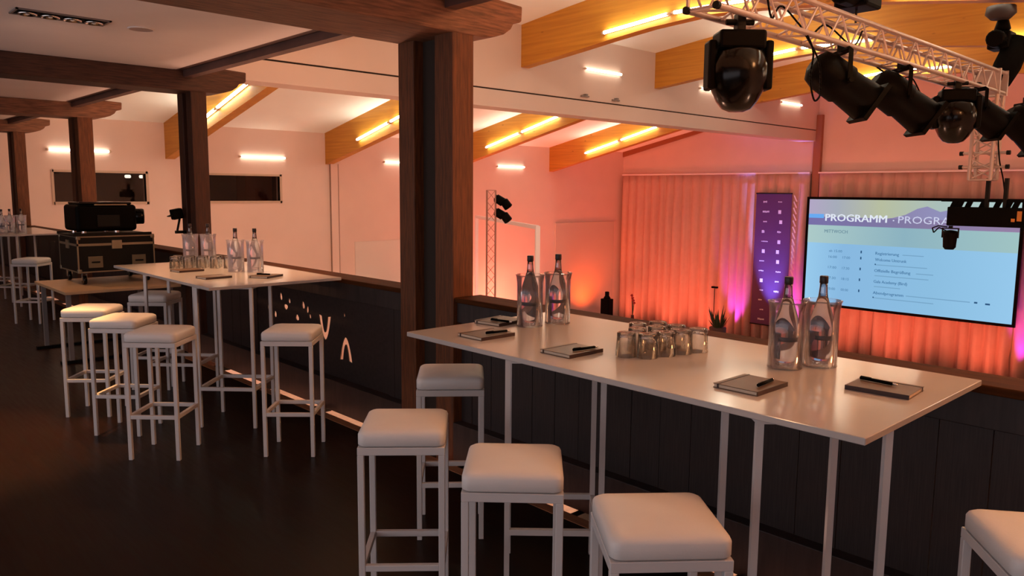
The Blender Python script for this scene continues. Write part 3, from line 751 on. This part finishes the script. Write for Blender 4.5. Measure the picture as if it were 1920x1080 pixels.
struct('trim_8', MB().box(XC-.26, XC-.02, YM+.08, 19.15, 2.385, 2.43), M_crail)
struct('trim_9', MB().box(XC-.26, XC-.02, -3.5, YM-.2, 2.385, 2.43), M_crail)

# screen
SX = 23.42
SY0, SY1, SZ0, SZ1 = 5.60, 11.46, -1.70, 1.66
t = thing('projection_screen', 'large flat screen showing a programme slide, hung before the curtain', 'screen', (SX, SY1, SZ1))
b = .075
wS, hS = SY1-SY0, SZ1-SZ0
obj('bezel', MB().box(-.03,.06,-b,0,-hS,0).box(-.03,.06,-wS,-wS+b,-hS,0).box(-.03,.06,-wS+b,-b,-b,0).box(-.03,.06,-wS+b,-b,-hS,-hS+b).box(.03,.06,-wS+b,-b,-hS+b,-b), M_black, t, bevel=.004)
iw, ih = wS-2*b, hS-2*b       # inner picture
def em(name, c, s=1.0): return mat(name, (0,0,0), 1, spec=0, emit=c, es=s)
def gradmat(name, stops, axis=1, rng=(0,1)):
    m = bpy.data.materials.new(name); m.use_nodes = True; nt = m.node_tree; N = nt.nodes; L = nt.links
    N.remove(N['Principled BSDF']); e_ = N.new('ShaderNodeEmission'); L.new(e_.outputs[0], N['Material Output'].inputs[0])
    tc = N.new('ShaderNodeTexCoord'); sp = N.new('ShaderNodeSeparateXYZ'); L.new(tc.outputs['Generated'], sp.inputs[0])
    cr = N.new('ShaderNodeValToRGB'); L.new(sp.outputs[axis], cr.inputs[0])
    el = cr.color_ramp.elements
    while len(el) < len(stops): el.new(.5)
    for k, (p, c) in enumerate(stops): el[k].position = p; el[k].color = (*c, 1)
    L.new(cr.outputs[0], e_.inputs[0]); e_.inputs[1].default_value = 1.0
    return m
def lin(r, g, b): return tuple(((c/255)/12.92 if c/255 < .04045 else ((c/255+.055)/1.055)**2.4) for c in (r,g,b))
def P(u, v, x=0.0): return (x, -b-u*iw, -b-v*ih)     # u right, v down, both 0..1
def quad(name, u0, v0, u1, v1, m, x, parent):
    a, c = P(u0,v0), P(u1,v1)
    return obj(name, MB().box(x-.002, x, c[1], a[1], c[2], a[2]), m, parent)
disp = quad('display', 0, 0, 1, 1, gradmat('slide_blue', [(0, lin(150,200,235)), (.35, lin(140,190,225)), (.8, lin(136,184,224)), (1, lin(152,202,236))]), .0, t)
quad('slide_sky', 0, 0, 1, .30, gradmat('slide_sky_colours', [(0, lin(178,205,205)), (.35, lin(170,190,185)), (.62, lin(183,190,160)), (.85, lin(166,172,186)), (1, lin(178,166,196))]), -.003, disp)
mt = MB().prism([(0,.175),(.10,.178),(.22,.182),(.36,.178),(.44,.158),(.50,.128),(.555,.072),(.60,.05),(.66,.095),(.74,.06),(.85,.13),(1,.1),(1,.215),(0,.215)], -.0055, -.0045, lambda u, v, s: P(u, v, s))
obj('slide_mountains', mt, gradmat('slide_mountain_colours', [(0, lin(150,160,205)), (.6, lin(140,130,170)), (1, lin(120,110,150))]), disp)
quad('slide_header', 0, .165, 1, .245, gradmat('slide_header_colours', [(0, lin(150,128,165)), (.5, lin(128,120,160)), (1, lin(120,112,168))]), -.006, disp)
quad('slide_strip', 0, .245, 1, .415, gradmat('slide_strip_colours', [(0, lin(160,195,195)), (.5, lin(140,178,192)), (1, lin(172,202,200))]), -.0065, disp)
quad('slide_tab', 0, .14, .084, .178, em('slide_tab_blue', lin(105,170,240)), -.008, disp)
def text(s, u0, u1, v, hh, m, bold=0.0, x=-.009):
    """a flat line of lettering from u0 to u1 with its baseline at v"""
    c = bpy.data.curves.new('lettering', 'FONT'); c.body = s; c.size = 1.0; c.resolution_u = 2
    o = bpy.data.objects.new('lettering', c); COL.objects.link(o)
    me = bpy.data.meshes.new_from_object(o.evaluated_get(bpy.context.evaluated_depsgraph_get())); bpy.data.objects.remove(o)
    if bold:      # heavier strokes: the outline repeated a little to the right
        n0 = len(me.vertices); vs = [tuple(w.co) for w in me.vertices]; fs = [tuple(p.vertices) for p in me.polygons]
        V2 = vs + [(a_+bold, b2, c2) for a_, b2, c2 in vs] + [(a_+2*bold, b2, c2) for a_, b2, c2 in vs]
        F2 = fs + [tuple(i+n0 for i in f) for f in fs] + [tuple(i+2*n0 for i in f) for f in fs]
        me = bpy.data.meshes.new('lettering'); me.from_pydata(V2, [], F2)
    xs_ = [w.co.x for w in me.vertices]; a, b_ = min(xs_), max(xs_)
    for w in me.vertices: w.co.x = (w.co.x-a)/(b_-a)*(u1-u0)*iw; w.co.y *= hh/.70
    me.materials.clear(); me.materials.append(m)
    o = bpy.data.objects.new('lettering', me); link(o, disp)
    p = P(u0, v)
    o.matrix_local = Matrix(((0,0,-1,x),(-1,0,0,p[1]),(0,1,0,p[2]),(0,0,0,1)))
    return o
tw = em('slide_white', lin(225,232,245)); tl = em('slide_lilac', lin(205,208,235)); tg = em('slide_grey', lin(98,132,150)); tb = em('slide_text', lin(70,118,160)); tf = em('slide_faint', lin(118,164,198)); td = em('slide_dot', lin(45,85,125))
text('PROGRAMM', .092, .414, .203, .215, tw, .026)
quad('lettering', .442, .176, .449, .187, tl, -.009, disp)
text('PROGRAMM', .468, .80, .203, .205, tl)
text('MITTWOCH', .092, .217, .316, .10, tg, .012)
for v, a, c, s_, u1 in ((.497, 'ab 15:00', '', 'Registrierung', .484), (.554, '16:00', '17:00', 'Welcome Umtrunk', .522), (.655, '17:00', '17:30', 'Offizielle Begr\u00fc\u00dfung', .544), (.756, '17:30', '18:15', 'Gala Academy (Bird)', .532), (.860, '20:00', '00:00', 'Abendprogramm', .518)):
    text(a, .123, .194 if not c else .168, v, .075, tb)
    if c: text(c, .199, .238, v, .075, tb)
    text(s_, .367, u1, v, .085, tb, .02)
    quad('slide_dot', .291, v-.028, .298, v-.004, td, -.009, disp)
for (u0, v0, u1) in ((.50,.497,.60), (.37,.600,.62), (.57,.655,.65), (.37,.700,.63), (.37,.80,.50), (.53,.860,.82), (.37,.905,.66)):
    quad('slide_line', u0, v0-.014, u1, v0-.006, tf, -.0085, disp)
for v in (.592, .897): quad('slide_dot', .367, v-.012, .373, v, td, -.009, disp)
quad('slide_mark', .838, .842, .852, .856, td, -.009, disp); quad('slide_mark', .885, .846, .905, .860, td, -.009, disp)
for y in (-1.0, -wS+1.0):
    slab('wall_bracket', .06, XC-SX, y-.04, y+.04, -.6, -.5, M_blackm, t)

# banner
t = thing('hanging_banner', 'tall dark purple sponsor banner covered in small white marks, left of the screen', 'banner', (23.66, 12.72, -2.60))
obj('cloth', MB().prism([(.618,4.34),(-.618,4.34),(-.655,0),(.64,0)], -.01, 0, lambda u, v, s: (s, u, v)), M_banner, t)
obj('top_bar', MB().tube((-.005,.63,4.35),(-.005,-.63,4.35),.022,8), M_blackm, t)
obj('bottom_bar', MB().tube((-.005,.65,0),(-.005,-.66,0),.022,8), M_blackm, t)
r = random.Random(3); lg = MB()
for k in range(13):
    z = 4.08-k*.325
    for s in (.30, -.26):
        ww = r.choice((.10,.14,.18,.24)); hh = .10 if ww < .12 else r.choice((.04,.05,.07))
        y = s+r.uniform(-.04,.04)
        if r.random() < .35: lg.box(-.014,-.0105,y-.05,y+.05,z-.06,z+.06)
        else:
            n = max(3, int(ww/.04))
            for q in range(n):
                lg.box(-.014,-.0105,y-ww/2+q*ww/n,y-ww/2+q*ww/n+ww/n*.7,z-hh/2*r.uniform(.6,1),z+hh/2*r.uniform(.6,1))
lo = obj('printed_marks', lg, M_print, t); lo['kind'] = 'stuff'
# thin strip of festoon to the right of the banner (twisted pale ribbon)
m = MB()
for k in range(14):
    z = 4.2-k*.2; m.obox((23.70, 12.0, -2.6+z), ((0,.5,1),(1,0,0),(0,1,-.5)), (.11,.004,.02))
tag(obj('ribbon', m, mat('pale_ribbon', (.7,.5,.42), .5), None), 'thin twisted pale ribbon hanging between the banner and the screen', 'ribbon')

# ================================================================== STAGE ITEMS
t = thing('stage_container', 'squat black container with a narrow neck on the stage before the curtain', 'container', (21.0, 17.43, -3.5))
obj('body', MB().box(-.14,.14,-.18,.18,.0,1.53), M_black, t, bevel=.02)
obj('neck', MB().lathe([(.13,1.53),(.10,1.60),(.075,1.63),(.075,1.77),(.05,1.78)], 16), M_black, t, smooth=True)
t = thing('potted_plant', 'dark spiky potted plant on the stage before the curtain', 'plant', (21.0, 12.96, -3.5))
obj('pot', MB().lathe([(.22,0),(.26,1.10),(.25,1.11),(.05,1.10)], 16), M_pot, t, smooth=True)
r = random.Random(9)
for k in range(46):
    a = r.uniform(0, 2*PI); l = r.uniform(.32,.74); le = r.uniform(.15,.75)
    dx, dy = math.cos(a)*math.sin(le), math.sin(a)*math.sin(le); dz = math.cos(le)
    p = Vector((math.cos(a)*.12, math.sin(a)*.12, 1.08)); q = p+Vector((dx,dy,dz))*l; s = Vector((-dy,dx,0)).normalized()*.035
    mid = p+(q-p)*.45
    obj('leaf', MB().add([p-s*.5, p+s*.5, mid+s, q, mid-s, mid+Vector((0,0,-.012))], [(0,1,5),(1,2,5),(2,3,5),(3,4,5),(4,0,5)]), M_leaf, t)
t = thing('microphone_stand', 'thin dark microphone stand on the stage above the potted plant', 'stand', (21.6, 13.5, -3.5))
obj('pole', MB().tube((0,0,.02),(0,0,2.22),.012,8), M_blackm, t); obj('base', MB().lathe([(.15,0),(.15,.015),(.02,.03)],16), M_blackm, t)
obj('microphone', MB().obox((0,0,2.26),((1,0,0),(0,1,0),(0,0,1)),(.05,.10,.03)), M_black, t, bevel=.01)
t = thing('stage_flowers', 'thin dark flower stems in a vase on the stage beside the black container', 'flowers', (21.4, 16.6, -3.5))
obj('vase', MB().lathe([(.08,0),(.10,.5),(.05,.98),(.06,1.0)],12), M_pot, t, smooth=True)
for k in range(4):
    s = obj('stem', MB().tube((0,0,.95),(.03*k-.04,.06*k-.09,1.42+.08*k),.01,6), M_leaf, t)
    obj('blossom', MB().lathe([(.01,-.04),(.06,0),(.01,.05)],8,(.03*k-.04,.06*k-.09,1.44+.08*k)), mat('dark_blossom', (.25,.02,.02), .7), s)
# ================================================================== PARTITION AND TOWER
dirp = Vector((.495,.869,0)); a0 = Vector((12.55,12.5,ZH))
t = thing('goal_frame', 'white open frame with top rail and end post, standing beyond the big post', 'frame', a0)
nrm = Vector((-dirp.y,dirp.x,0)); Ln = 7.3; hp = .97-ZH
M_prail = mat('frame_rail', (.88,.86,.92), .35)
obj('top_rail', MB().obox(dirp*Ln/2+Vector((0,0,hp-.03)), (dirp,nrm,(0,0,1)), (Ln/2,.035,.045)), M_prail, t)
obj('end_post', MB().obox(Vector((0,0,hp/2)), (dirp,nrm,(0,0,1)), (.045,.05,hp/2)), M_prail, t)
obj('end_post', MB().obox(dirp*Ln+Vector((0,0,hp/2)), (dirp,nrm,(0,0,1)), (.045,.05,hp/2)), M_prail, t)

def truss(parent, p, q, w, seg, m, rc=.024, rb=.0095, up=(0,0,1)):
    """box truss from p to q (centres); chords, braces"""
    p, q = Vector(p), Vector(q); d = (q-p).normalized(); L = (q-p).length
    u = Vector(up); s = d.cross(u).normalized(); u = s.cross(d).normalized(); h = w/2
    cs = [s*a*h+u*b_*h for a, b_ in ((-1,-1),(1,-1),(1,1),(-1,1))]
    for c in cs: rod('chord', p+c, q+c, rc, m, parent)
    n = max(1, int(round(L/seg)))
    for k in range(4):
        a, b_ = cs[k], cs[(k+1)%4]
        for i in range(n):
            s0, s1, sm = L*i/n, L*(i+1)/n, L*(i+.5)/n
            rod('brace', p+d*s0+a, p+d*sm+b_, rb, m, parent); rod('brace', p+d*sm+b_, p+d*s1+a, rb, m, parent)
    for k in range(4):
        for e_ in (0, L): rod('end_bar', p+d*e_+cs[k], p+d*e_+cs[(k+1)%4], rb*1.4, m, parent)
M_twr = mat('tower_metal', (.42,.24,.2), .45, metal=.5)
t = thing('truss_tower', 'slim lattice tower standing before the partition, carrying four small lamps', 'truss', (11.97, 13.44, ZH))
truss(t, (0,0,0), (0,0,1.77-ZH), .20, .5, M_twr, .016, .006, up=(.7,.7,0))
for i, (dz, dx) in enumerate(((1.55,.14),(1.46,.26),(1.24,.14),(1.15,.26))):
    c = Vector((11.97+dx*.73*1.3, 13.44-dx*.69*1.3, dz)); ax = Vector((.5,-.3,-.75 if i % 2 else -.35)).normalized()
    l = thing('tower_lamp', 'small black lamp on the lattice tower, %s' % ['upper pair, left','upper pair, right','lower pair, left','lower pair, right'][i], 'spotlight', c, 0, 'lamps on the lattice tower')
    obj('can', MB().lathe([(.06,-.11),(.10,-.08),(.105,.10),(.09,.11)], 14, (0,0,0), ax), M_black, l, smooth=True)
    obj('yoke', MB().tube((0,0,.0),Vector((-dx*.5*.73,dx*.5*.69,.12)),.012,6), M_blackm, l)
    obj('barn_door', MB().obox(ax*.14+Vector((0,0,.07)), (ax,(.69,.73,0),(0,0,1)), (.05,.09,.004)), M_black, l)

# ================================================================== MAIN TRUSS AND STAGE LAMPS
t = thing('lighting_truss', 'silver box truss running across the hall, hung with black stage lamps', 'truss', (4.70, 3.12, 3.12))
truss(t, (0,0,0), (6.15,0,0), .24, .40, M_alu)
obj('corner_plate', MB().box(6.13,6.17,-.15,.15,-.15,.15), M_alu, t); obj('corner_plate', MB().box(6.43,6.47,-.15,.15,-.15,.15), M_alu, t)
for a, b_ in ((-.12,-.12),(.12,-.12),(.12,.12),(-.12,.12)): rod('chord', (6.17,a,b_), (6.43,a,b_), .024, M_alu, t)
truss(t, (6.30,0,-.15), (6.30,0,-1.18), .24, .25, M_alu, up=(1,0,0))
for a in (-.12,.12):
    for c_ in (-.12, .12):
        obj('end_pin', MB().tube((-.03,a,c_),(0,a,c_),.027,10), M_blackm, t)
for z_ in (-.85,-1.02):
    rod('pipe', (6.30,-.26,z_), (6.30,.26,z_), .018, M_alu, t)
    for s in (-.28,.24): obj('pipe_end', MB().tube((6.30,s,z_),(6.30,s+.04,z_),.028,10), M_blackm, t)

def moving_head(name_label, c, s, rz, tilt=0.0):
    t = thing('moving_head', name_label, 'spotlight', c, rz, 'black moving heads on the truss')
    obj('clamp', MB().box(-.03*s,.03*s,-.05*s,.05*s,.24*s,.36*s).tube((-.10*s,0,.30*s),(.10*s,0,.30*s),.022*s,8), M_blackm, t, bevel=.004, seg=1)
    obj('base', MB().box(-.165*s,.165*s,-.11*s,.11*s,.105*s,.235*s), M_black, t, bevel=.02*s)
    obj('arm', MB().box(-.23*s,-.17*s,-.075*s,.075*s,-.17*s,.17*s), M_black, t, bevel=.018*s)
    obj('arm', MB().box(.17*s,.23*s,-.075*s,.075*s,-.17*s,.17*s), M_black, t, bevel=.018*s)
    ax = Vector((0, math.sin(tilt), -math.cos(tilt)))
    obj('head', MB().lathe([(r_*s, z_*s) for r_, z_ in ((.12,-.225),(.175,-.19),(.203,-.10),(.203,-.01),(.180,.075),(.142,.15),(.10,.20),(.05,.22))], 28, (0,0,-.10*s), ax), M_gloss, t, smooth=True)
    obj('lens', MB().lathe([(.095*s,.197*s),(.06*s,.215*s),(.01*s,.222*s)], 20, (0,0,-.10*s), ax), M_gloss, t, smooth=True)
    return t
moving_head('large black moving head lamp hanging at the left end of the truss', (5.15,3.10,2.665), 1.02, D(-42), .05)
moving_head('black moving head lamp hanging at the right part of the truss, between can spotlights', (9.62,3.05,2.66), 1.05, D(-60), .1)

def par_can(label, back, front, r0, r1, topz):
    back, front = Vector(back), Vector(front); ax = (front-back).normalized(); L = (front-back).length
    t = thing('can_spotlight', label, 'spotlight', back, 0, 'black can spotlights on the truss')
    obj('can', MB().lathe([(r0*.45,-.10),(r0*.85,-.06),(r0,.03),(r0*1.02,L*.45),(r1*.9,L*.5),(r1,L*.97),(r1*.92,L),(r1*.85,L*.9)], 24, (0,0,0), ax), M_black, t, smooth=True)
    sd = ax.cross(Vector((0,0,1))).normalized(); up = sd.cross(ax).normalized()
    fr = MB()
    for a, b_ in ((1,0),(-1,0)):
        fr.obox(ax*(L+.01)+sd*a*r1*.88, (ax,sd,up), (.02,r1*.14,r1*1.0)); fr.obox(ax*(L+.01)+up*a*r1*.88, (ax,sd,up), (.02,r1*1.0,r1*.14))
    obj('filter_frame', fr, M_black, t)
    obj('lens', MB().lathe([(r1*.84,L*.93),(r1*.4,L*.95),(.01,L*.955)], 20, (0,0,0), ax), M_gloss, t, smooth=True)
    mid = ax*L*.40
    for s in (-1,1):
        y = obj('yoke', MB().obox(mid+sd*s*r0*1.12+Vector((0,0,(topz-back.z-mid.z)/2)), (sd,ax,(0,0,1)), (.006,.022,(topz-back.z-mid.z)/2)), M_black, t)
    obj('crossbar', MB().obox(Vector((mid.x,mid.y,topz-back.z)), (sd,ax,(0,0,1)), (r0*1.12,.022,.008)), M_black, t)
    obj('knob', MB().tube(mid+sd*r0*1.1, mid+sd*(r0*1.1+.05), .022, 10), M_black, t)
    obj('clamp', MB().obox(Vector((mid.x,mid.y,topz-back.z+.04)), ((1,0,0),(0,1,0),(0,0,1)), (.03,.03,.045)), M_blackm, t)
    return t
ir = Vector((.728,-.685,0))
def ax_pts(c, L, dn): 
    c = Vector(c); d = (ir*math.cos(D(dn))-Vector((0,0,1))*math.sin(D(dn))); return c-d*L*.5, c+d*L*.5
par_can('big black can spotlight, leftmost under the truss, tilted down to the right', *ax_pts((6.80,3.05,2.672), .50, 34), .170, .172, 2.96)
par_can('black can spotlight under the truss between the leftmost can and the moving head', *ax_pts((8.12,3.05,2.645), .54, 35), .178, .180, 2.96)
par_can('black can spotlight right of the second moving head, with brownish filter frame', *ax_pts((10.28,3.0,2.70), .56, 33), .165, .180, 2.96)
par_can('black can spotlight cut off by the right edge of the photo, below the hoist', *ax_pts((12.25,3.0,2.62), .5, 40), .20, .22, 2.96)

# hoists
def hoist(label, c, s, h, zr, bag):
    t = thing('chain_hoist', label, 'hoist', c, 0, 'black chain hoists above the truss')
    obj('motor', MB().box(-.13*s,.13*s,-.12*s,.12*s,-.10*s,.10*s).tube((-.28*s,0,0),(-.10*s,0,0),.10*s,14), M_black, t, bevel=.02*s)
    obj('hook', MB().lathe([(.05*s,.10*s),(.09*s,.14*s),(.05*s,.28*s),(.015*s,.32*s)], 12), M_black, t, smooth=True)
    rod('chain', (0,0,.28*s), (0,0,zr), .010, M_blackm, t)
    if bag: obj('chain_bag', MB().lathe([(.10*s,.05*s),(.14*s,-.05*s),(.15*s,-.30*s),(.12*s,-.50*s),(.08*s,-.55*s)], 14, (.06*s,-.16*s,-.02*s), (.25,-.28,1)), mat('bag_cloth', (.004,.0035,.003), .9, spec=.05), t, smooth=True)
    rod('drop', (-.02,0,-.08*s), (-.02,0,h), .010, M_blackm, t)
    return t
hoist('black chain hoist at the top edge of the photo, above the truss', (7.12,3.12,3.50), 1.25, -.24, .8, False)
hoist('black chain hoist with bag at the right edge of the photo', (11.30,3.12,3.66), 1.05, -.42, .31, True)
t = thing('beam_clamp', 'grey clamp block on the beam above the right chain hoist', 'clamp', (11.18, 3.12, 3.97))
obj('block', MB().lathe([(.06,.11),(.16,.09),(.17,.0),(.11,-.06)], 14), mat('clamp_grey', (.035,.026,.024), .7), t, smooth=True)
obj('bolt', MB().tube((0,0,-.05),(0,0,.12),.03,8), M_blackm, t)

# black lamp bar hanging in front of the screen
t = thing('lamp_bar', 'long black lamp bar hanging from the truss end in front of the screen', 'lamp', (11.0, 2.95, 1.5))
obj('body', MB().box(-.09,.09,-.95,.52,-.14,.10), M_black, t, bevel=.01)
obj('rail', MB().box(-.02,.02,-.95,.62,.165,.20), M_black, t)
for y in (.47,.40,.30,.14,-.02,-.14,-.22,-.42,-.62,-.82): obj('strut', MB().obox((0,y,.135),((1,0,0),(0,1,.4),(0,-.4,1)),(.015,.03,.05)), M_black, t)
obj('panel_mark', MB().box(-.094,-.09,.02-.33,.07-.33,-.06,.06).box(-.094,-.09,.09-.33,.13-.33,-.07,-.03), mat('orange_mark', (.45,.18,.03), .6), t)
obj('hanger', MB().box(-.03,.03,-.12,-.08,.10,.46).box(-.03,.03,.08,.12,.10,.46), M_blackm, t)
t = thing('hanging_spot', 'small black spotlight hanging under the left end of the lamp bar', 'spotlight', (11.0, 3.44, 1.20))
obj('can', MB().lathe([(.05,-.15),(.075,-.12),(.085,.05),(.08,.09),(.02,.10)], 18), M_black, t, smooth=True)
obj('yoke', MB().box(-.012,.012,-.09,.09,.115,.13).box(-.012,.012,-.10,-.088,0,.13).box(-.012,.012,.088,.10,0,.13).box(-.02,.02,-.02,.02,.13,.155), M_blackm, t)
obj('cable', MB().path([(0,.05,.09),(0,.14,.13),(0,.20,.06),(0,.22,.12),(0,.15,.15),(0,.04,.14)], .008), M_black, t)

# loose cables on the truss
def cable(label, pts, r=.008):
    P3 = [Vector(p) for p in pts]; out = []
    for i in range(len(P3)-1):
        p0, p1, p2, p3 = P3[max(i-1,0)], P3[i], P3[i+1], P3[min(i+2,len(P3)-1)]
        for k in range(6):
            s = k/6; out.append(.5*((2*p1)+(p2-p0)*s+(2*p0-5*p1+4*p2-p3)*s*s+(3*p1-p0-3*p2+p3)*s**3))
    out.append(P3[-1])
    tag(obj('cable', MB().path(out, r), M_black, None, smooth=True), label, 'cable', 'black cables on the truss')
cable('black cable looping from the truss to the back of the leftmost can spotlight', [(5.95,3.0,3.0),(6.05,2.98,2.86),(6.02,2.98,2.66),(6.10,2.98,2.50),(6.22,3.0,2.52),(6.35,3.05,2.6),(6.2,3.0,2.8),(6.05,3.05,3.0)])
cable('black cable draped through the left part of the truss', [(5.3,3.0,3.28),(5.5,3.05,3.05),(5.75,3.1,3.18),(6.1,3.05,3.02),(6.5,3.1,3.15),(6.9,3.05,3.03),(7.2,3.1,3.2)])
cable('black cable sagging under the middle of the truss', [(7.9,3.24,2.98),(8.3,3.2,2.90),(8.8,3.24,2.97),(9.1,3.22,2.80),(9.5,3.24,2.82),(9.8,3.24,2.97)])
cable('black cable hanging down the right end of the truss', [(11.0,3.0,2.6),(10.98,2.95,2.2),(11.02,2.9,1.95),(10.98,2.85,1.72)])
